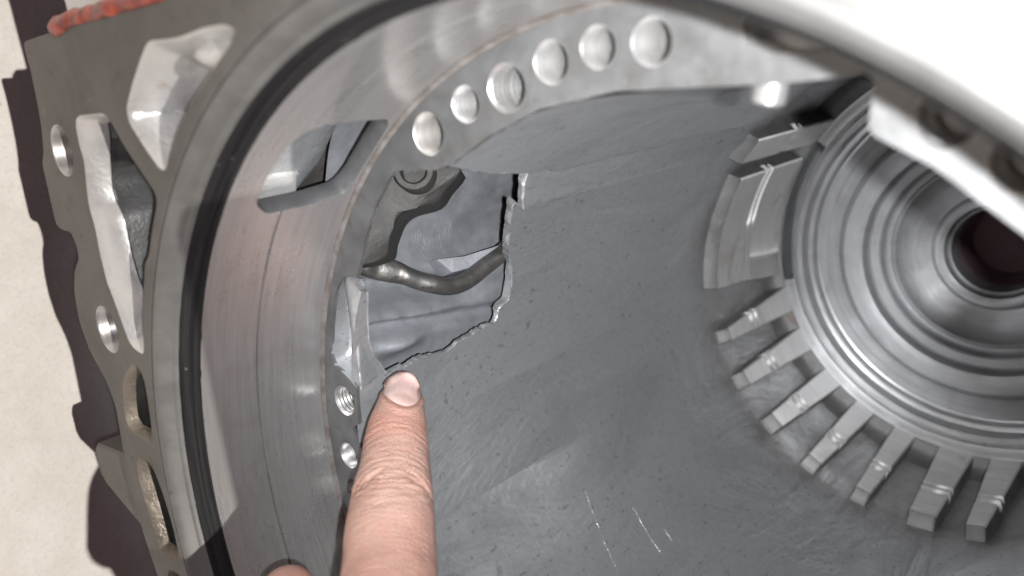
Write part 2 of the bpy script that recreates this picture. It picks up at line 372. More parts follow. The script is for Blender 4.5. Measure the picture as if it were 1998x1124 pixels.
# --- flange plate with its pockets and bolt holes
outline = [(-0.621, 1.077), (-1.072, 1.081), (-1.306, 1.078), (-1.296, 1.021), (-1.301, 0.951), (-1.312, 0.89), (-1.335, 0.833), (-1.36, 0.812), (-1.361, 0.77), (-1.363, 0.71), (-1.364, 0.66), (-1.335, 0.65), (-1.28, 0.647), (-1.264, 0.616), (-1.269, 0.586), (-1.316, 0.552), (-1.35, 0.495), (-1.363, 0.423), (-1.339, 0.346), (-1.275, 0.277), (-1.252, 0.217), (-1.263, 0.14), (-1.279, 0.035), (-1.275, -0.067), (-1.261, -0.15), (-1.235, -0.247)]
outline += [(1.25 * math.cos(math.radians(a)), 1.25 * math.sin(math.radians(a))) for a in range(196, 416, 5)]
outline += [(.62, 1.22), (.3, 1.25), (0, 1.24), (-.3, 1.2), (-.5, 1.14)]
pockets = {
 'a': ([(-0.707, 1.018), (-0.636, 1.013), (-0.592, 1.012), (-0.505, 1.018), (-0.445, 1.016), (-0.419, 1.006), (-0.429, 0.993), (-0.48, 0.969), (-0.534, 0.941), (-0.612, 0.901), (-0.683, 0.852), (-0.742, 0.793), (-0.76, 0.797), (-0.801, 0.834), (-0.847, 0.883), (-0.848, 0.908), (-0.805, 0.948), (-0.747, 0.992)], .105, 'pocket'),
 'b': ([(-1.099, 0.899), (-1.078, 0.905), (-0.962, 0.904), (-0.94, 0.895), (-0.898, 0.84), (-0.842, 0.786), (-0.802, 0.747), (-0.805, 0.729), (-0.847, 0.678), (-0.89, 0.618), (-0.913, 0.605), (-0.952, 0.536), (-0.993, 0.463), (-1.01, 0.404), (-1.021, 0.388), (-1.057, 0.394), (-1.081, 0.408), (-1.097, 0.457), (-1.114, 0.505), (-1.129, 0.539), (-1.132, 0.605), (-1.126, 0.665), (-1.135, 0.716), (-1.12, 0.766), (-1.104, 0.815), (-1.112, 0.845), (-1.109, 0.883)], .34, 'pocket'),
 'c': ([(-1.083, 0.354), (-1.129, 0.326), (-1.169, 0.296), (-1.193, 0.237), (-1.206, 0.186), (-1.183, 0.163), (-1.087, 0.158), (-1.07, 0.178), (-1.054, 0.265), (-1.048, 0.318), (-1.057, 0.342)], .3, 'pocket_dirty'),
 'd': ([(-1.171, 0.099), (-1.194, 0.079), (-1.208, 0.038), (-1.194, -0.042), (-1.18, -0.122), (-1.178, -0.156), (-1.088, -0.154), (-1.069, -0.127), (-1.069, -0.052), (-1.083, 0.025), (-1.105, 0.083), (-1.13, 0.1)], .3, 'pocket_dirty'),
 'e': ([(-1.15, -.2), (-1.165, -.23), (-1.13, -.36), (-1.10, -.38), (-1.04, -.36), (-1.03, -.33), (-1.06, -.22), (-1.09, -.195)], .3, 'pocket_dirty')}
CH = .0025
hole_loops, plate_loops = [], []
for k, (L, dep, mt) in pockets.items():
    L = resample(round_poly(L, .02, 3), .02); hole_loops.append((L, dep, mt, k)); plate_loops.append(offset(L, CH))
bolts = [(-1.218, .836, .055), (-1.192, .421, .055)]
inner_n = 260
ring_in = circle(0, 0, 1.0565, inner_n)
plate_out = resample(round_poly(outline, .02, 3), .025)
top_out = offset(plate_out, -CH)
holes2d = [ring_in] + plate_loops + [circle(x, y, r + CH, 40) for x, y, r in bolts]
pts = [(x * .05 - 1.5, y * .05 - 1.4) for x in range(62) for y in range(60)]
vs2, fs = cdt(top_out, holes2d, pts, .6, .05)
vs = [(x, y, FZ) for x, y in vs2]
n0 = len(vs)
wv, wf = walls([[(x, y, FZ) for x, y in top_out], [(x, y, FZ - CH) for x, y in plate_out], [(x, y, FZ - .1) for x, y in plate_out], [(x, y, FZ - .13) for x, y in offset(plate_out, -.06)]])
vs += wv; fs = list(fs) + [tuple(i + n0 for i in f) for f in wf]
flange = mesh_obj('flange', vs, fs, 'flange', case, 30)
for L, dep, mt, k in hole_loops:
    lev = [[(x, y, FZ) for x, y in offset(L, CH)], [(x, y, FZ - CH) for x, y in L]]
    nl = 24
    for q in range(1, nl + 1):
        d = dep * q / nl; dm = {'a': .2, 'b': .050}.get(k, .026); sh = -.55 * min(d, dm) + (0 if k == 'a' else .11 * sstep(dm, dm + .02, d))
        L0_ = offset(L, -.55 * min(d, dm)); LL = [tuple(np.array(p0) + (np.array(p1) - np.array(p0)) * sstep(1.12, 1.22, math.hypot(*p0))) for p0, p1 in zip(L0_, offset(L, sh))]
        ring = []
        for i, (x, y) in enumerate(LL):
            q_ = math.hypot(x, y)
            if q_ < 1.075: x, y = x * 1.075 / q_, y * 1.075 / q_
            w = .013 * sstep(0.004, .05, d) * (nz(x * 6, y * 6, d * 7 + ord(k)) + .08 * nz(x * 30, y * 30, d * 30))
            if k == 'b': w += .035 * sstep(.76, .66, y) * sstep(.004, .03, d) * sstep(.42, .52, y) + .03 * sstep(.80, .86, y) * sstep(0.005, .03, d)
            x, y = x + w, y + w * .2; rr = max(1.075, math.hypot(x, y)) / math.hypot(x, y) if d > .01 else 1; ring.append((x * rr, y * rr, FZ - d))
        lev.append(ring)
    vs, fs = walls(lev); n_ = len(L); base = (len(lev) - 1) * n_
    cxy = np.mean([v[:2] for v in vs[base:]], 0); vs.append((cxy[0], cxy[1], vs[base][2])); ci = len(vs) - 1
    fs += [(base + i, base + (i + 1) % n_, ci) for i in range(n_)]
    mesh_obj('pocket', vs, fs, mt, flange, 50)
def hole_liner(name, cx, cy, z, r, dep, parent, mat='hole', ch=.004, thread=False, n=40):
    lev = [(r + ch, 0), (r, -ch)]
    if thread:
        k = 9
        for i in range(k):
            zz = -ch - dep * .8 * i / k; s_ = dep * .8 / k
            lev += [(r - .0028, zz - s_ * .25), (r - .0028, zz - s_ * .4), (r + .001, zz - s_ * .7), (r + .001, zz - s_ * .9)]
    lev += [(r, -dep), (r * .5, -dep - r * .3), (.0005, -dep - r * .5)]
    vs, fs = walls([[(cx + q * math.cos(2 * math.pi * i / n), cy + q * math.sin(2 * math.pi * i / n), z + zz) for i in range(n)] for q, zz in lev])
    return mesh_obj(name, vs, fs, mat, parent, 50)
for x, y, r in bolts: hole_liner('bolt_hole', x, y, FZ, r, .35, flange, ch=CH)
# rounded boss standing in the upper pocket
bm = bmesh.new(); bmesh.ops.create_icosphere(bm, subdivisions=4, radius=1.0)
bv = []
for v in bm.verts:
    d = v.co.copy(); q = 1 + .12 * nz(d.x * 1.6, d.y * 1.6, d.z * 1.6)
    bv.append((-.548 + d.x * .083 * q + d.y * .01, .983 + d.y * .034 * q - d.x * .012, .012 + d.z * .062 * q))
bf = [[v.index for v in f.verts] for f in bm.faces]; bm.free()
mesh_obj('boss', bv, bf, 'pocket', flange, 60)

# --- rounded lip of the bore mouth
prof = [(1.0565, .085), (1.0535, .0795), (1.0525, .078), (1.0515, .0795), (1.049, .0845), (1.0445, .0868), (1.0395, .0845), (1.034, .0785), (1.030, .0715), (1.0265, .063), (1.0245, .0545), (1.0235, .0525), (1.0215, .0515), (1.019, .047), (1.0175, .041)]
vs, fs = revolve(prof, 300); mesh_obj('mouth_lip', vs, fs, 'lip', case, 40)
# --- turned bore wall with its window
win = [(135.6, -.072), (134.2, -.069), (129.5, -.072), (125.5, -.079), (123.1, -.104), (122.4, -.145), (122.4, -.219), (122.8, -.295), (124.2, -.311), (127.2, -.317), (131.6, -.316), (134.8, -.311), (136.7, -.297), (137.5, -.206), (137.6, -.106)]
def A2(a): return math.radians(a)
wl = resample(round_poly([(A2(a), z) for a, z in win], .012, 3), .008)
zrows = [0, -.02, -.05, -.08, -.11, -.136, -.1385, -.1395, -.1445, -.1455, -.148, -.18, -.21, -.24, -.27, -.295, -.322]
outer = [(A2(a), 0) for a in range(0, 360, 2)] + [(2 * math.pi, z) for z in zrows[:-1]] + [(A2(a), -.322) for a in range(360, 0, -2)] + [(0, z) for z in zrows[::-1][:-1]]
pts = [(A2(a * 1.0), z) for a in range(1, 360) for z in zrows[1:-1]]
vs2, fs = cdt(outer, [wl], pts, .5, .01)
vs = [P(math.degrees(a), 1.0 + (.010 if -.1447 < z < -.1393 else 0), z) for a, z in vs2]
bore = mesh_obj('bore_wall', vs, fs, 'bore', case, 25)
lev = []
for rr, off in ((1.0, 0), (1.003, .0015), (1.02, .003), (1.04, .0), (1.05, -.008)):
    lev.append([P(math.degrees(a), rr, z) for a, z in offset(wl, -off)])
vs, fs = walls(lev); mesh_obj('window_edge', vs, fs, 'dull_edge', bore, 40)
prof = [(1.0, -.322), (.9995, -.3255), (.9985, -.328), (.9965, -.329), (.9955, -.3305), (.9915, -.3325)]
vs, fs = revolve(prof, 260); mesh_obj('corner_fillet', vs, fs, 'rust', case, 40)
# rough casting behind the window
vs, fs = revolve([(1.055, -.012), (1.085, -.02), (1.10, -.05), (1.106, -.10), (1.108, -.15), (1.11, -.20), (1.112, -.26), (1.115, -.312), (1.125, -.322), (1.15, -.327), (1.262, -.33), (1.262, -.42)], 60, 117, 141.5,
                 lambda a, r, z: (max(1.052, r - .03 * sstep(125, 119, a) * sstep(-.01, -.05, z) + .010 * nz(a * .08, z * 8, 3.3)), z + .05 * sstep(136, 143, a) * sstep(-.25, -.31, z)))
mesh_obj('window_chamber', vs, fs, 'chamber', case, 60)

# --- seat face with its bolt holes
SZ = -.333
inner = [(30, .868), (45, .868), (58, .868), (63.3, .868), (64.2, .874), (65.4, .93), (66.3, .936), (69.6, .911), (74, .886), (80.1, .868), (91, .859), (102, .857), (110.5, .852), (119.3, .852), (122.2, .866), (125.5, .905), (128.9, .937), (131.7, .939), (135, .936), (138.2, .931), (141.7, .922), (145.2, .915), (148.2, .912),
         (150.1, .961), (153.6, .972), (158.3, .970), (164.0, .968), (165.5, .953), (166.1, .906), (167.2, .865), (170.5, .861), (173.8, .860), (175.2, .888), (178.4, .862)] + [(a, .86) for a in range(184, 390, 6)]
jagged = []
ip = [P(a, r, 0)[:2] for a, r in inner]
for i, (a, r) in enumerate(inner):
    nx = inner[(i + 1) % len(inner)]
    seg = resample([ip[i], ip[(i + 1) % len(ip)]], .008 if 119 < a < 148 else .02, False, .006 if 121 < a < 148 else 0, 2.2)
    jagged += seg[:-1]
seat_holes = [(120.3, .932, .040, .13), (112.6, .928, .032, .13), (105.8, .914, .041, .15), (98.8, .926, .034, .13), (92.6, .931, .0315, .13), (86.4, .930, .0335, .14),
              (170.8, .914, .0365, .12), (180.7, .922, .032, .12), (187.0, .930, .030, .12), (59.2, .927, .036, .12), (52.9, .927, .036, .12), (46.4, .927, .034, .12), (196, .93, .03, .12), (208, .93, .034, .12)]
rec = [P(a, r, 0)[:2] for a, r in ((66.6, .962), (74.6, .928), (77.2, .938), (77.4, .972), (74, .985), (66.6, .985))]
rec = resample(round_poly(rec, .01, 3), .01)
hl = [offset(rec, .003)] + [circle(*P(a, r, 0)[:2], rad + .004, 40) for a, r, rad, d in seat_holes]
pts = [(x * .03 - 1.02, y * .03 - 1.02) for x in range(69) for y in range(69)]
so = circle(0, 0, .992, 240)
vs2, fs = cdt(so, [jagged] + hl, pts, .5, .03)
vs = [(x, y, SZ) for x, y in vs2]; fs = list(fs); n0 = len(vs)
jag2 = offset(jagged, .006)
lev = [[(x, y, SZ) for x, y in jagged], [(x * 1.001, y * 1.001, SZ - .004) for x, y in jagged], [(x + .006 * nz(x * 60, y * 60, 1), y + .006 * nz(x * 60, y * 60, 5), SZ - .010) for x, y in jagged], [(x * 1.03 + .004 * nz(x * 40, y * 40, 2), y * 1.03, SZ - .018) for x, y in jagged]]
wv, wf = walls(lev); vs += wv; fs += [tuple(i + n0 for i in f) for f in wf]
seat = mesh_obj('seat_face', vs, fs, 'seat', case, 35)
for i, (a, r, rad, d) in enumerate(seat_holes):
    x, y, _ = P(a, r, 0); hole_liner('bolt_hole', x, y, SZ, rad, d, seat, ch=.004, thread=(i in (2, 6)))
lev = [[(x, y, SZ) for x, y in offset(rec, .003)], [(x, y, SZ - .004) for x, y in rec], [(x, y, SZ - .07) for x, y in offset(rec, -.004)]]
vs, fs = walls(lev); n_ = len(rec); b_ = 2 * n_; fs.append(tuple(b_ + i for i in range(n_)))
mesh_obj('recess', vs, fs, 'hole', seat, 50)
# dished web beside the break
w0 = [P(148.6, .935, SZ)] + [(-0.833, 0.479, SZ), (-0.871, 0.432, SZ), (-0.902, 0.358, SZ), (-0.931, 0.267, SZ), (-0.923, 0.239, SZ), (-0.879, 0.218, SZ), (-0.843, 0.192, SZ)]
w1 = [P(148.6, .93, -.338), (-.862, .462, -.362), (-0.900, 0.409, -0.386), (-0.912, 0.339, -0.396), (-0.918, 0.268, -0.396), (-0.9, 0.238, -0.388), (-0.872, 0.213, -0.37), (-0.846, 0.186, -0.352)]
w2 = [P(148.5, .915, -.336), (-0.833, 0.469, -0.345), (-0.833, 0.424, -0.343), (-0.837, 0.358, -0.344), (-0.838, 0.292, -0.345), (-0.839, 0.252, -0.345), (-0.838, 0.219, -0.345), (-0.838, 0.186, -0.347)]
w3 = [P(148.4, .905, -.345), P(150, .895, -.352), P(152.6, .889, -.362), P(156, .889, -.372), P(160.1, .889, -.383), P(163.3, .889, -.402), P(165.1, .889, -.424), P(167.6, .886, -.445)]
rows = []
SW = [spline(w_, 8) for w_ in (w0, w1, w2, w3)]
cols = [spline([SW[q][i] for q in range(4)], 7)[:-1] for i in range(len(SW[0]))]
for q in range(len(cols[0])): rows.append([c_[q] for c_ in cols])
last = []
for i, v in enumerate(spline(w3, 8)):
    j_ = .008 * nz(i * .55, 3.1, 0) + .006 * nz(i * 1.9, 1.1, 0); last.append(v + Vector((.2, -.3, -.8)) * 0 + Vector((0, 0, j_)))
rows.append(last)
rows.append([v * 1.0 + Vector((-.012, .004, -.006)) for v in last]); rows.append([v + Vector((-.045, .015, -.012)) for v in last])
vs = [tuple(v) for r_ in rows for v in r_]; m_ = len(rows[0])
fs = [(i * m_ + k, i * m_ + k + 1, (i + 1) * m_ + k + 1, (i + 1) * m_ + k) for i in range(len(rows) - 1) for k in range(m_ - 1)]
mesh_obj('web', vs, fs, 'wall', seat, 80)

# --- inner cast wall with the break
def r_wall(a, z):
    base = .886 - .016 * sstep(-.62, -.36, z) * sstep(166, 169, a)
    r = base
    if 62 < a < 145:
        deep = sstep(-2.25, -1.9, z)
        k = sstep(127.6, 131.2, a) if z > -.8 else sstep(129.4, 131.4, a)
        lo = base + deep * (.006 - .042 * max(0., min(1., (a - 131.3) / 7.0))) * (1 - sstep(138.4, 139.0, a))
        inn = .853 + .012 * sstep(-.6, -2.0, z) + .085 * sstep(82, 64, a)
        kk = max(k, 1 - sstep(62, 66, a))
        r = inn + (lo - inn) * kk
        r = base + (r - base) * max(deep, .0)
    led = sstep(198.5, 199.4, a) * sstep(-1.22, -.74, z) * (1 - max(0., min(1., (a - 199.5) / 22.0)) ** .8); r += .085 * led
    led2 = sstep(205, 206.5, a) * sstep(-2.3, -2.25, z) * 0
    r += .024 * sstep(-2.16, -2.34, z)
    r += .004 * nz(a * .06, z * 3.0, 7.7) + .0012 * nz(a * .35, z * 14, 2.7)
    return r
notch = [(118, -.30), (120.3, -.352), (122.2, -.416), (124.6, -.515), (126.6, -.625), (127.6, -.684), (129.2, -.735), (131.06, -.762), (133.62, -.767), (136.48, -.77), (139.42, -.79), (143.27, -.81), (147.18, -.838), (152.29, -.87), (155.63, -.9), (159.4, -.922), (162.62, -.915), (163.96, -.869), (166.26, -.858), (166.65, -.786), (167.27, -.714), (168.28, -.664), (167.59, -.586), (167.35, -.539), (167.43, -.503), (167.6, -.445), (165.1, -.424), (163.3, -.402), (160.1, -.383), (156, -.372), (152.6, -.362), (150, -.352), (148.4, -.30)]
KA = .885
nl_ = [(A2(a) * KA, z) for a, z in notch]
nres = []
for i in range(len(nl_) - 1):
    a = notch[i][0]; sm = 1 <= i < 7
    seg = resample([nl_[i], nl_[i + 1]], .012 if sm else .005, False, 0 if sm or i >= 24 else (.008 if i < 15 else .016), 5.5); nres += seg[:-1]
nres.append(nl_[-1])
ztop, zbot = -.334, -2.82
top_cut = [(x, y) for x, y in nres if y < ztop]
a_s, a_e = top_cut[0][0], top_cut[-1][0]
AL, AR = 20., 380.
left = [(A2(AL) * KA, zbot + (ztop - zbot) * i / 50) for i in range(51)]
topl = [(x, ztop) for x in np.arange(A2(AL) * KA + .03, a_s - .01, .03)]
topr = [(x, ztop) for x in np.arange(a_e + .03, A2(AR) * KA - .01, .03)]
right = [(A2(AR) * KA, ztop + (zbot - ztop) * i / 50) for i in range(51)]
botl = [(x, zbot) for x in np.arange(A2(AR) * KA - .04, A2(AL) * KA + .01, -.04)]
outer = left + [(float(x), y) for x, y in topl] + [(a_s, ztop)] + top_cut + [(a_e, ztop)] + [(float(x), y) for x, y in topr] + right + [(float(x), y) for x, y in botl]
pts = []
for i in range(int((A2(AR) - A2(AL)) * KA / .03)):
    for j in range(82): pts.append((A2(AL) * KA + .03 * (i + .5 * (j % 2)) + .004 * nz(i, j, 0), zbot + .03 * j))
fine_a = [127.8, 128.6, 129.5, 130.1, 130.7, 131.3, 138.2, 138.5, 138.8, 139.2, 198.1, 198.6, 199.1, 199.6, 200.1]
band = [(127.2, 131.8), (137.8, 139.6), (197.8, 200.5)]
pts = [p_ for p_ in pts if not any(A2(b0) * KA < p_[0] < A2(b1) * KA for b0, b1 in band)]
for a in fine_a:
    for j in range(122): pts.append((A2(a) * KA, zbot + .02 * j + .001))
vs2, fs = cdt(outer, [], pts, .25, .03)
vs = [P(math.degrees(x / KA), r_wall(math.degrees(x / KA), z), z) for x, z in vs2]
wall = mesh_obj('inner_wall', vs, list(fs), 'wall', case, 60)
# long gouges scored into the lower wall
def gouge(a0, z0, a1, z1, w, mat, seed):
    vs, fs = [], []; n = 40
    for i in range(n + 1):
        t_ = i / n; a = a0 + (a1 - a0) * t_ + .12 * nz(i * .3, seed, 0); z = z0 + (z1 - z0) * t_ + .0025 * nz(i * .25, seed, 5)
        ww = max(.0003, .75 * w * (.45 + 1.3 * nz(i * .37, seed, 9) + .5 * nz(i * 1.1, seed, 2)) * math.sin(math.pi * min(1, max(0, t_ * .94 + .03))))
        for q in (-1, 0, 1): vs.append(P(a, r_wall(a, z) - (.0009 if q else .0018), z + q * ww))
        if i:
            for q in range(2): k = (i - 1) * 3 + q; fs.append((k, k + 1, k + 4, k + 3))
    mesh_obj('gouge', vs, fs, mat, wall, 60)
for i, g_ in enumerate(((209.5, -1.118, 212.6, -1.105, .0025, 'fracture'), (212.8, -1.102, 217.6, -1.087, .0042, 'fracture'), (216.2, -1.100, 219.4, -1.078, .0075, 'torn'), (219.6, -1.073, 223.6, -1.06, .0045, 'fracture'), (222.4, -1.066, 227.6, -1.04, .008, 'torn'), (218.3, -1.268, 224.5, -1.256, .0032, 'fracture'), (224.6, -1.255, 229.2, -1.247, .0026, 'fracture'), (226, -1.33, 229, -1.325, .002, 'fracture'))): gouge(*g_, i * 3.7)
# torn thickness of the wall round the break, with a bright burr along it
def edge_strip(name, levels, mat, lo=0, hi=None, amp=1.):
    lev = []; cut = top_cut[lo:hi]
    for k_, (dr, zz) in enumerate(levels):
        ring = []
        for i, (x, z) in enumerate(cut):
            a = math.degrees(x / KA); sm = .15 if a < 128.5 and z > -.74 else 1
            j_ = amp * (.0022 * nz(x * 30, z * 30, k_ * .5) + .0012 * nz(x * 110, z * 110, k_ * .8)) * (1 if k_ else 0)
            wv_ = max(.02, .9 + 2.0 * nz(x * 18, z * 18, 40) + .8 * nz(x * 70, z * 70, 12)) if name == 'burr' else (1 + .35 * nz(x * 12, z * 12, k_)) * (1 - .4 * sstep(162.5, 166, a))
            ring.append(P(a + j_ * 40 * sm, r_wall(a, z) + (dr if dr < 0 else dr * wv_), z + (zz * wv_ + j_) * sm))
        lev.append(ring)
    vs = [v for L in lev for v in L]; n_ = len(lev[0])
    fs = [(k * n_ + i, k * n_ + i + 1, (k + 1) * n_ + i + 1, (k + 1) * n_ + i) for k in range(len(lev) - 1) for i in range(n_ - 1)]
    return mesh_obj(name, vs, fs, mat, wall, 120)
edge_strip('torn_edge', ((.001, 0), (.008, .001), (.018, .001), (.027, 0)), 'torn', amp=.5)
edge_strip('burr', ((-.0010, -.0004), (-.0010, .0016), (.0050, .0030), (.009, .0022)), 'fracture', amp=1.1)
# --- chamber behind the break
def r_back(a, z):
    r = 1.10 - .02 * sstep(-.5, -1.0, z) + .06 * sstep(147, 135, a)
    r -= .10 * sstep(154, 166, a)
    w_ = a + 9 * (z + .65)
    r -= .035 * sstep(152.5, 156.5, w_) * (1 - sstep(156.5, 160.5, w_))
    r += .045 * math.exp(-((w_ - 160.2) / 1.6) ** 2) * sstep(-.95, -.7, z)
    r -= .040 * math.exp(-((w_ - 163.0) / 1.6) ** 2) * sstep(-.9, -.6, z)
    r += .030 * math.exp(-((w_ - 165.2) / 1.2) ** 2)
    r -= .040 * math.exp(-(((a - 167.3) / 1.7) ** 2 + ((z + .58) / .09) ** 2))
    r += .010 * nz(a * .12, z * 5, 6.1) + .001 * nz(a * .6, z * 22, 1.1)
    return r
vs, fs = [], []; na, nzn = 110, 70
for i in range(na + 1):
    for j in range(nzn + 1):
        a = 129 + 55 * i / na; z = -.36 - .85 * j / nzn; vs.append(P(a, r_back(a, z), z))
for i in range(na):
    for j in range(nzn): q = i * (nzn + 1) + j; fs.append((q, q + 1, q + nzn + 2, q + nzn + 1))
chamber = mesh_obj('chamber_wall', vs, fs, 'back', case, 60)
for i in range(14):
    z0 = -.70 - .010 * i - .006 * nz(i * 1.7, 2, 2); a0 = 152.3 + 1.2 * nz(i * 2.1, 5, 1); a1 = a0 + 3.2 + 2.2 * nz(i * 1.3, 9, 4); vs, fs = [], []
    for k in range(13):
        t_ = k / 12; a = a0 + (a1 - a0) * t_; w_ = .0022 * (1 + .8 * nz(i * 3.3, k * .5, 2)) * math.sin(math.pi * (t_ * .9 + .08))
        for q in (-1, 1): z = z0 + q * max(.0003, w_); vs.append(P(a, r_back(a, z) - .0015, z))
        if k: b_ = 2 * k - 2; fs.append((b_, b_ + 1, b_ + 3, b_ + 2))
    mesh_obj('scuff', vs, fs, 'fracture', chamber, 60)
# cast ledge across the chamber
lg = [(-0.91, 0.431, -0.703), (-0.872, 0.426, -0.779), (-0.84, 0.435, -0.896), (-0.827, 0.414, -0.901), (-0.856, 0.39, -0.809), (-0.88, 0.387, -0.73)]
lv = [Vector(p_) for p_ in lg]; dn = Vector((-.30, -.10, -.10)); lc = sum(lv, Vector()) / len(lv)
lev = [[tuple(p_ + dn) for p_ in lv], [tuple(p_ + dn * .05) for p_ in lv], [tuple(p_ - (p_ - lc) * .06) for p_ in lv]]
vs, fs = walls(lev); fs.append(tuple(2 * len(lv) + i for i in range(len(lv)))); mesh_obj('ledge', vs, fs, 'back', case, 40)
# dull lobed casting inside the chamber
lobe = [(-0.835, 0.713, -0.532), (-0.711, 0.697, -0.642), (-0.728, 0.645, -0.608), (-0.745, 0.613, -0.581), (-0.791, 0.6, -0.534), (-0.81, 0.58, -0.509), (-0.82, 0.535, -0.484), (-0.828, 0.493, -0.463), (-0.892, 0.483, -0.399), (-0.889, 0.543, -0.423), (-0.878, 0.627, -0.462), (-0.865, 0.687, -0.495)]
ctr = sum((Vector(p_) for p_ in lobe), Vector()) / len(lobe)
fr = Vector((.66, .25, .71)).normalized()
lp = spline(lobe + [lobe[0]], 4)[:-1]
lp = [p_ + fr * .02 for p_ in lp]
lev = [[tuple(p_ - fr * .16 + (p_ - ctr) * .02) for p_ in lp], [tuple(p_ - fr * .02) for p_ in lp], [tuple(p_ - fr * .006 - (p_ - ctr) * .02) for p_ in lp], [tuple(p_ - (p_ - ctr) * .09) for p_ in lp], [tuple(p_ - (p_ - ctr) * .5 - fr * .008) for p_ in lp]]
vs, fs = walls(lev); n_ = len(lp); vs.append(tuple(ctr + fr * .012)); fs += [(4 * n_ + i, 4 * n_ + (i + 1) % n_, len(vs) - 1) for i in range(n_)]
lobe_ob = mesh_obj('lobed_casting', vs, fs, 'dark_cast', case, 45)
bc = Vector((-0.766, 0.694, -0.548)); t1 = fr.orthogonal().normalized(); t2 = fr.cross(t1)
lev = []
for rr, hh in ((.05, -.08), (.05, .03), (.046, .036), (.034, .036), (.030, .03), (.030, -.01), (.001, -.012)):
    lev.append([tuple(bc + fr * (hh + .02) + (t1 * math.cos(k * math.pi / 14) + t2 * math.sin(k * math.pi / 14)) * rr) for k in range(28)])
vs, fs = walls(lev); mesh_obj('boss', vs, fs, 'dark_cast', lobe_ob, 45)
# --- locating pin under the seat edge
vs, fs = tube([P(75.6, .905, -.40), P(75.6, .852, -.40), P(75.6, .848, -.40)], [.026, .026, .022], 24)
mesh_obj('pin', vs, fs, 'hole', case, 40)

# --- driving lugs with their ring groove
def lug(name, a0, a1, b0, b1, zn=-2.195, zb=-2.806, nseg=3, mat='lug', ri=.84, groove=True):
    L = [(0, zn + .016, .893), (.005, zn + .006, .874), (.03, zn - .014, ri + .003), (.05, zn - .019, ri)]
    if groove: L += [(.33, -2.40, ri), (.331, -2.402, ri + .03), (.39, -2.437, ri + .03), (.391, -2.439, ri + .004), (.42, -2.456, ri + .004), (.421, -2.458, ri + .024), (.45, -2.476, ri + .024), (.451, -2.478, ri + .002)]
    L += [(.7, zn + (zb - zn) * .7, ri + .001), (1, zb, ri)]
    vs, fs = [], []; w = nseg + 3
    for f_, z, r in L:
        s0, s1 = a0 + (b0 - a0) * f_, a1 + (b1 - a1) * f_; e = min(.35, (s1 - s0) * .1)
        row = [P(s0 - .25, .96, z)] + [P(s0 + (s1 - s0) * k / nseg, r + (.006 if k in (0, nseg) else 0), z) for k in range(nseg + 1)] + [P(s1 + .25, .96, z)]
        row[1:2] = [P(s0, r + .007, z), P(s0 + e, r, z)]; row[-2:-1] = [P(s1 - e, r, z), P(s1, r + .007, z)]
        w = len(row); vs += row
    for i in range(len(L) - 1):
        for k in range(w - 1): fs.append((i * w + k, i * w + k + 1, (i + 1) * w + k + 1, (i + 1) * w + k))
    fs.append(tuple(range(w)))
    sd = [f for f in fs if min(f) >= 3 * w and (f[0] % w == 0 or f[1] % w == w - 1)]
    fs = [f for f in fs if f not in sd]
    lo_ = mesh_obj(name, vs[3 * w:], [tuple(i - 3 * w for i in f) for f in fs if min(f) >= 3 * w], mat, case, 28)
    mesh_obj('flank', vs, sd, 'lug_end', lo_, 28)  # as-cast flanks, with their shade put into the darker colour
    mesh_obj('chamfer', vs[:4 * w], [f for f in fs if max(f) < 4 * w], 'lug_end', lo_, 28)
    return lo_
near = [(194.4, 197.4), (207.2, 211.1), (221.3, 225.6), (236.0, 239.8), (250.4, 253.9), (264.4, 270.1), (277.6, 281.4), (292, 296), (306.5, 310.5), (321, 325), (335.5, 339.5)]
base = [(192.2, 199.6), (206.2, 213.4), (221.2, 227.6), (234.6, 240.4), (247.7, 253.4), (261, 269.4), (274.6, 281.8), (289, 296.5), (303.5, 311), (318, 325.5), (332, 340)]
for i, ((a0, a1), (b0, b1)) in enumerate(zip(near, base)): lug('lug', a0 - .3, a1 + .3, b0 - .5, b1 + .5, zn=-2.195 + .012 * nz(i * 1.7, 3, 3), ri=.84 + .003 * nz(i * 2.3, 8, 1))
lug('broad_lug', 149.0, 181.6, 148.6, 187.0, zn=-2.16, zb=-2.765, nseg=24)
lug('lug', 135.2, 143.2, 134.6, 143.8, zn=-2.06, zb=-2.79, nseg=5)
# --- turned rear end
vs, fs = revolve([(.918, -2.64), (.909, -2.72), (.904, -2.75), (.892, -2.777), (.872, -2.79), (.854, -2.796), (.846, -2.8005), (.8405, -2.806)], 240); mesh_obj('slot_floor', vs, fs, 'lug_end', case, 40)
prof = [(.8405, -2.806), (.8395, -2.8065), (.82, -2.808), (.794, -2.811), (.792, -2.812), (.788, -2.824), (.780, -2.824), (.776, -2.813), (.772, -2.811), (.748, -2.815), (.744, -2.820), (.736, -2.858), (.728, -2.862), (.718, -2.864), (.712, -2.870), (.706, -2.888), (.698, -2.892), (.660, -2.893), (.656, -2.897), (.62, -2.898), (.606, -2.895), (.597, -2.884), (.588, -2.873), (.575, -2.867), (.545, -2.869), (.52, -2.874), (.50, -2.882), (.492, -2.895), (.488, -2.925), (.480, -2.932), (.445, -2.936), (.438, -2.942), (.432, -2.968), (.424, -2.975), (.405, -2.974), (.397, -2.966), (.388, -2.964), (.380, -2.972), (.37, -2.985), (.32, -3.012), (.27, -3.034), (.256, -3.038), (.246, -3.032), (.238, -3.028), (.222, -3.028), (.205, -3.034), (.199, -3.055), (.193, -3.062), (.184, -3.066), (.180, -3.10), (.177, -3.16)]
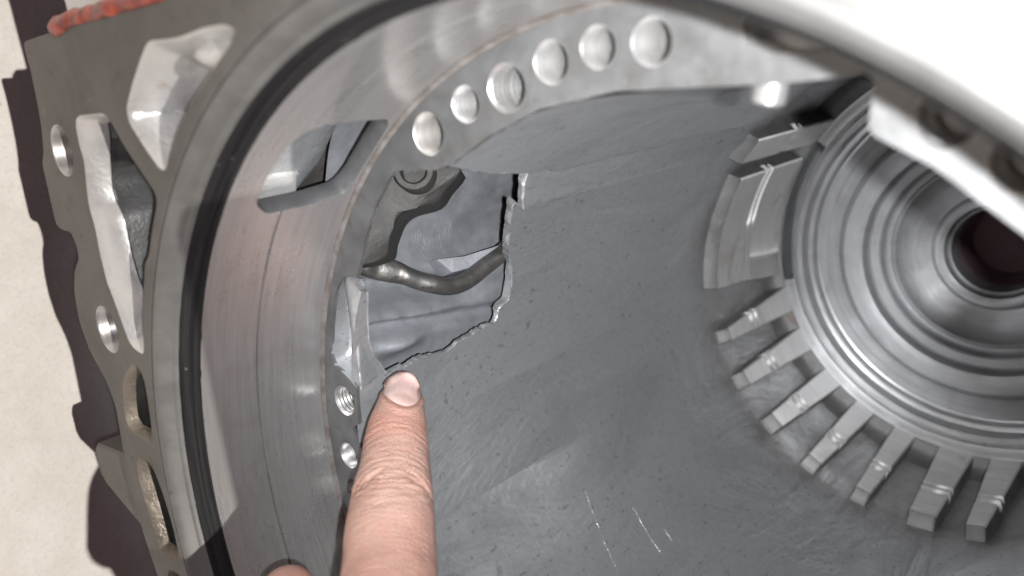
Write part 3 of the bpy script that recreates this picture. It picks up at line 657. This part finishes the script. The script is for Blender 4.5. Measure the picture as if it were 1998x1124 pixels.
def rearfn(a, r, z):
    aa = a % 360
    if .795 < r < .8402:
        k = sstep(143, 147, aa) * sstep(189.5, 188.5, aa)
        edge = .836 - .038 * sstep(188.5, 160, aa) if aa > 160 else .798
        z -= .11 * k * (1 if r > .80 else .4)
    z += .0025 * nz(math.cos(A2(a)) * r * 9, math.sin(A2(a)) * r * 9, 4) * sstep(.71, .66, r)
    return r, z
ks = next(i for i, p_ in enumerate(prof) if p_[0] < .70)
vs, fs = revolve(prof[:ks + 1], 300, 0, 360, rearfn); mesh_obj('rear_ring', vs, fs, 'rear', case, 28)
vs, fs = revolve(prof[ks:], 300, 0, 360, rearfn); mesh_obj('rear_hub', vs, fs, 'hub', case, 28)
vs, fs = revolve([(.177, -3.155), (.174, -3.16), (.170, -3.20), (.160, -3.27), (.150, -3.30), (.0005, -3.305)], 60); mesh_obj('output_bore', vs, fs, 'tail', case, 40)
# --- outside of the housing
prof = [(1.20, -.03), (1.26, -.10), (1.27, -.3), (1.25, -1.1), (1.16, -1.5), (1.10, -2.2), (1.06, -2.9), (.95, -3.2), (.6, -3.35), (.3, -3.45), (.0005, -3.47)]
vs, fs = revolve(prof, 120, 0, 360, lambda a, r, z: (r + .01 * nz(a * .05, z * 2, 1), z)); mesh_obj('outer_shell', vs, fs, 'flange', case, 50)
prof = [(1.085, .08), (1.085, .38), (1.09, .41), (1.10, .42), (1.17, .42), (1.18, .41), (1.185, .38), (1.185, .08)]  # added rim wall out of view, keeps direct sun out of the bore
vs, fs = revolve(prof, 60, -62, 43); m_ = len(prof); fs += [tuple(range(m_)), tuple(60 * m_ + k for k in range(m_))]
mesh_obj('sun_block_rim', vs, fs, 'flange', case, 35)
for y0 in (-.55, .45):
    bx = [(-1.15, y0 + .22), (-1.9, y0 + .16), (-2.0, y0 + .15), (-2.0, y0 - .15), (-1.9, y0 - .16), (-1.15, y0 - .22)]
    lev = [[(x, y, -1.35) for x, y in offset(bx, -.012)], [(x, y, -1.362) for x, y in bx], [(x, y, -1.6) for x, y in bx], [(x, y, -1.612) for x, y in offset(bx, -.012)]]
    vs, fs = walls(lev); fs += [tuple(range(6)), tuple(18 + i for i in range(6))]; mesh_obj('standing_foot', vs, fs, 'flange', case, 30)
# --- lug foot cast on the outside, under the flange
bx = [(-1.20, .06), (-1.52, .035), (-1.545, .015), (-1.545, -.05), (-1.52, -.075), (-1.22, -.19)]
lev = [[(x * .995, y, .062) for x, y in bx], [(x, y, .056) for x, y in offset(bx, .006)], [(x, y, -.10) for x, y in offset(bx, .006)], [(x * .98, y, -.12) for x, y in bx]]
vs, fs = walls(lev); fs += [tuple(range(len(bx))), tuple(3 * len(bx) + i for i in range(len(bx)))]
mesh_obj('support_foot', vs, fs, 'flange', case, 30)

# --- black seal ring in the bore mouth
prof = [(1.0178, .042), (1.0150, .0395), (1.0130, .034), (1.0125, .030), (1.0105, .028), (1.0092, .0225), (1.0088, .018), (1.0066, .0165), (1.0052, .011), (1.0045, .0065), (1.0022, .005), (1.0004, .0005), (1.0, -.0015)]
vs, fs = revolve(prof, 320, 0, 360, lambda a, r, z: (r + .0008 * nz(a * .7, z * 40, 2.2) + .0004 * nz(a * 3.1, z * 60, 5), z))
seal = mesh_obj('seal_ring', vs, fs, 'rubber', None, 40)
tag(seal, 'black rubber seal ring seated round the bore mouth', 'seal ring')

# --- cover bolted on above the flange, red sealant in the joint
cover = thing('side_cover', 'pale metal cover at the top left corner with red sealant along its joint', 'cover')
cx = [(-1.10, 1.095), (-.66, 1.098), (-.30, 1.21), (-.30, 1.42), (-1.135, 1.42)]
lev = [[(x, y, .055) for x, y in offset(cx, -.006)], [(x, y, .049) for x, y in cx], [(x, y, -.6) for x, y in cx]]
vs, fs = walls(lev); fs += [tuple(range(5)), tuple(10 + i for i in range(5))]
mesh_obj('cover_body', vs, fs, 'pocket', cover, 30)
path = [(-1.125 + .5 * i / 40, 1.090 + .004 * nz(i * .2, 3, 3), .072 + .006 * nz(i * .17, 8, 3)) for i in range(41)]
rad = [.017 + .004 * nz(i * .15, 1, 1) + .005 * sstep(11, 6, i) for i in range(41)]; rad[0] = .008; rad[-1] = .006
vs, fs = tube(path, rad, 16); vs = [(x + .005 * nz(x * 22, y * 60, z * 60), y + .008 * nz(x * 13, 5 + y * 60, z * 60), z + .006 * nz(x * 17, 9, z * 60)) for x, y, z in vs]; mesh_obj('sealant_bead', vs, fs, 'sealant', cover, 60)

# --- bent oil pipe seen through the break
pp = [(-1.066, 0.51, -0.402), (-1.024, 0.492, -0.434), (-0.962, 0.466, -0.483), (-0.934, 0.448, -0.517), (-0.908, 0.427, -0.562), (-0.888, 0.395, -0.613), (-0.865, 0.374, -0.654), (-0.855, 0.36, -0.701), (-0.846, 0.363, -0.753), (-0.844, 0.382, -0.817), (-0.841, 0.415, -0.917), (-0.839, 0.449, -1.0), (-0.83, 0.479, -1.09)]
path = spline(pp, 8); rad, flat = [], []
for i, p_ in enumerate(path):
    s_ = i / 8; k = sstep(2.4, 3.0, s_) * (1 - sstep(3.9, 4.5, s_)); rad.append(.0255 + .004 * (1 - sstep(3.6, 4.6, s_)) + .002 * k); flat.append(((.66, .25, .71), .62 * k))
vs, fs = tube([tuple(p_) for p_ in path], rad, 24, flat)
pipe = mesh_obj('oil_pipe', vs, fs, 'pipe', None, 60, origin=pp[0])
tag(pipe, 'bent brown steel pipe with a flattened spot, seen through the broken hole', 'pipe')

# ------------------------------------------------------------------ the pointing hand
chains = {
'index': [(-0.763, 0.178, -0.414, 0.0422), (-0.740, 0.149, -0.383, 0.0579), (-0.695, 0.101, -0.323, 0.0745), (-0.646, 0.057, -0.269, 0.0817), (-0.598, 0.018, -0.216, 0.0894), (-0.536, -0.017, -0.149, 0.0964), (-0.470, -0.060, -0.083, 0.0993), (-0.362, -0.095, 0.026, 0.1034), (-0.270, -0.143, 0.127, 0.1076)],
'thumb': [(-0.685, -0.123, 0.027, 0.0614), (-0.669, -0.132, 0.043, 0.0758), (-0.568, -0.166, 0.130, 0.0806), (-0.478, -0.200, 0.199, 0.0869), (-0.385, -0.248, 0.241, 0.0939), (-0.242, -0.392, 0.285, 0.1173)],
'middle': [(-0.165, -0.148, 0.087, 0.1045), (-0.238, -0.132, -0.049, 0.1058), (-0.302, -0.186, -0.111, 0.1058), (-0.342, -0.367, -0.123, 0.1037), (-0.305, -0.419, -0.056, 0.0867)],
'ring': [(-0.091, -0.198, 0.035, 0.1028), (-0.151, -0.172, -0.088, 0.1007), (-0.209, -0.235, -0.152, 0.0995), (-0.251, -0.402, -0.168, 0.0962), (-0.221, -0.441, -0.098, 0.0826)],
'little': [(-0.030, -0.282, -0.021, 0.0956), (-0.065, -0.255, -0.111, 0.0901), (-0.107, -0.309, -0.166, 0.0873), (-0.139, -0.442, -0.174, 0.0826), (-0.125, -0.473, -0.120, 0.0727)],
'palm': [(-0.205, -0.218, 0.120, 0.1478), (-0.167, -0.327, 0.150, 0.1799), (-0.121, -0.413, 0.194, 0.1912), (-0.05, -0.66, 0.20, 0.1508), (0.04, -.95, 0.21, 0.1680), (0.1, -1.2, 0.22, 0.175)],
'palm2': [(-0.097, -0.281, 0.041, 0.1304), (-0.075, -0.421, 0.098, 0.1627), (-0.043, -0.509, 0.239, 0.1349)],
'palm3': [(-0.270, -0.143, 0.127, 0.1076), (-0.196, -0.283, 0.162, 0.1456), (-0.110, -0.432, 0.219, 0.1556)],
'palm4': [(-0.165, -0.148, 0.087, 0.1045), (-0.164, -0.287, 0.134, 0.1456)],
'palm5': [(-0.030, -0.282, -0.021, 0.0956), (-0.044, -0.404, 0.091, 0.1435)]}
def capsule_chain(pts):
    """closed tube with round ends through (x, y, z, radius)"""
    pos = spline([p_[:3] for p_ in pts], 8); rad = [v[0] for v in spline([(p_[3], 0, 0) for p_ in pts], 8)]
    d0 = (pos[0] - pos[1]).normalized(); d1 = (pos[-1] - pos[-2]).normalized()
    pre = [(pos[0] + d0 * rad[0] * math.sin(t_), rad[0] * math.cos(t_)) for t_ in (1.5, 1.35, 1.15, .9, .6, .3)]
    post = [(pos[-1] + d1 * rad[-1] * math.sin(t_), rad[-1] * math.cos(t_)) for t_ in (.3, .6, .9, 1.15, 1.35, 1.5)]
    full = pre + list(zip(pos, rad)) + post
    return tube([tuple(p_) for p_, _ in full], [r for _, r in full], 32)
vs, fs = [], []
for k, pts in chains.items():
    v_, f_ = capsule_chain(pts); b_ = len(vs); vs += v_; fs += [tuple(i + b_ for i in f) for f in f_]
me = bpy.data.meshes.new('hand_base'); me.from_pydata([tuple(Vector(v) * U) for v in vs], [], fs)
tmp = bpy.data.objects.new('hand_base', me); COL.objects.link(tmp)
rm = tmp.modifiers.new('r', 'REMESH'); rm.mode = 'VOXEL'; rm.voxel_size = .0006
sm = tmp.modifiers.new('s', 'SMOOTH'); sm.factor = .5; sm.iterations = 10
dg = bpy.context.evaluated_depsgraph_get(); em = bpy.data.meshes.new_from_object(tmp.evaluated_get(dg))
bpy.data.objects.remove(tmp)
# finger frame for creases
idx = spline([p_[:3] for p_ in chains['index']], 8)
ipos = np.array([tuple(p_) for p_ in idx]); ilen = np.concatenate([[0], np.cumsum(np.linalg.norm(np.diff(ipos, axis=0), axis=1))])
irad = np.array([v[0] for v in spline([(p_[3], 0, 0) for p_ in chains['index']], 8)])
co = np.zeros(len(em.vertices) * 3); em.vertices.foreach_get('co', co); co = co.reshape(-1, 3) / U
no = np.zeros(len(em.vertices) * 3); em.vertices.foreach_get('normal', no); no = no.reshape(-1, 3)
along = np.zeros(len(co)); across = np.zeros(len(co)); fold = np.zeros(len(co)); blush = np.zeros(len(co)); new = co.copy()
dmin = np.full(len(co), 9.); ii = np.zeros(len(co), int)
for i in range(len(ipos)):
    d = np.linalg.norm(co - ipos[i], axis=1); m_ = d < dmin; dmin[m_] = d[m_]; ii[m_] = i
toc = np.array((CAM_M @ Vector((0, 0, 1)))[:]); rgt = np.array((CAM_M @ Vector((1, 0, 0)))[:])
upv = np.array((CAM_M @ Vector((0, 1, 0)))[:])
nail = [(-0.773, 0.184, -0.364), (-0.776, 0.199, -0.366), (-0.772, 0.212, -0.375), (-0.762, 0.221, -0.387), (-0.748, 0.225, -0.402), (-0.733, 0.224, -0.415), (-0.72, 0.212, -0.423), (-0.711, 0.193, -0.425), (-0.706, 0.171, -0.422), (-0.706, 0.156, -0.417), (-0.716, 0.153, -0.406), (-0.729, 0.156, -0.396), (-0.743, 0.164, -0.385), (-0.758, 0.173, -0.374)]
n2 = np.array([[np.dot(p_, rgt), np.dot(p_, upv)] for p_ in [np.array(tuple(q)) for q in spline(nail + [nail[0]], 4)[:-1]]])
for v in np.nonzero(dmin < irad[ii] * 1.35)[0]:
    i = ii[v]; tg = ipos[min(i + 1, len(ipos) - 1)] - ipos[max(i - 1, 0)]; tg /= np.linalg.norm(tg)
    s_ = ilen[i] + float(np.dot(co[v] - ipos[i], tg)); rel = co[v] - ipos[i]; R_ = irad[i]
    u = float(np.dot(rel, rgt)) / R_; dors = sstep(-.1, .5, float(np.dot(rel, toc)) / R_)
    h = 0.; along[v] = s_; across[v] = u
    # (distance from tip, bow, width, depth) of the skin folds over the two joints
    for s0, bow, wd, dp, us in ((.165, .006, .0045, .0014, 0), (.182, .010, .004, .0012, .1), (.150, .0, .004, .0008, 0), (.205, .008, .004, .0007, 0),
                                (.262, .016, .005, .0016, 0), (.280, .026, .005, .0022, .1), (.296, .034, .006, .0040, .1), (.312, .012, .006, .0036, -.1), (.327, -.004, .006, .0030, 0), (.343, -.016, .005, .0024, 0), (.360, -.024, .005, .0018, .1), (.378, -.03, .005, .0013, 0), (.245, .012, .004, .0010, 0), (.232, .01, .0035, .0008, 0), (.398, -.03, .005, .0008, 0)):
        c_ = s0 + bow * ((u - us) ** 2) * 1.4 + .006 * nz(u * 2.6, s0 * 90, 3) + .003 * nz(u * 9, s0 * 90, 7)
        g_ = math.exp(-((s_ - c_) / wd) ** 2) * (.55 + .45 * nz(u * 3.1, s0 * 50, 11)) * dors
        h -= 2.9 * dp * g_; fold[v] = max(fold[v], min(1., g_ * dp / .0036))
    if s_ < .16 and float(np.dot(rel, toc)) > 0:
        q2 = np.array([np.dot(co[v], rgt), np.dot(co[v], upv)]); dn_ = float(np.min(np.linalg.norm(n2 - q2, axis=1)))
        if s_ > -.02: h += .0035 * math.exp(-((dn_ - .009) / .005) ** 2); fold[v] = max(fold[v], 1.0 * math.exp(-(dn_ / .006) ** 2))
    # padded swelling between the folds
    h += dors * .006 * math.exp(-((s_ - .315) / .07) ** 2) + .0016 * nz(*(co[v] * 26))
    blush[v] = dors * (math.exp(-((s_ - .14) / .05) ** 2) * 1.1 + sstep(.40, .55, s_) * .7) * (.6 + .4 * nz(*(co[v] * 14))) + .3 * sstep(.3, 1., abs(u)) * .6
    new[v] = co[v] + no[v] * h
for v in np.nonzero(dmin >= irad[ii] * 1.35)[0]: blush[v] = .55
new += no * 0
em.vertices.foreach_set('co', (new * U).ravel())
for nm, arr in (('along', along), ('across', across), ('fold', fold), ('blush', np.clip(blush, 0, 1))):
    at = em.attributes.new(nm, 'FLOAT', 'POINT'); at.data.foreach_set('value', arr)
em.update(); em.materials.clear(); em.materials.append(M['skin']); em.shade_smooth()
hand = bpy.data.objects.new('hand', em); COL.objects.link(hand); hand.matrix_world = G
em.name = 'hand'
tag(hand, 'bare hand with its index finger pointing at the broken edge', 'hand')
# fingernail laid on the finger's back
bvh = BVHTree.FromPolygons([tuple(v) for v in new], [tuple(p_.vertices) for p_ in em.polygons])
nv = spline(nail + [nail[0]], 4)[:-1]; nc = sum(nv, Vector()) / len(nv); tv = Vector(tuple(toc))
vs, fs = [], []; nn_ = len(nv)
for q, (s_, h) in enumerate(((.985, -.008), (.985, .0004), (.955, .0022), (.85, .0030), (.65, .0036), (.4, .004), (.2, .0042))):
    for v in nv:
        p_ = nc + (v - nc) * s_; hit = bvh.ray_cast(p_ + tv * .3, -tv)
        b_ = hit[0] if hit[0] is not None else p_
        vs.append(tuple(b_ + tv * h))
    if q:
        for i in range(nn_): j = (i + 1) % nn_; fs.append(((q - 1) * nn_ + i, (q - 1) * nn_ + j, q * nn_ + j, q * nn_ + i))
fs.append(tuple(6 * nn_ + i for i in range(nn_)))
nail_ob = mesh_obj('fingernail', vs, fs, 'nail', hand, 60)
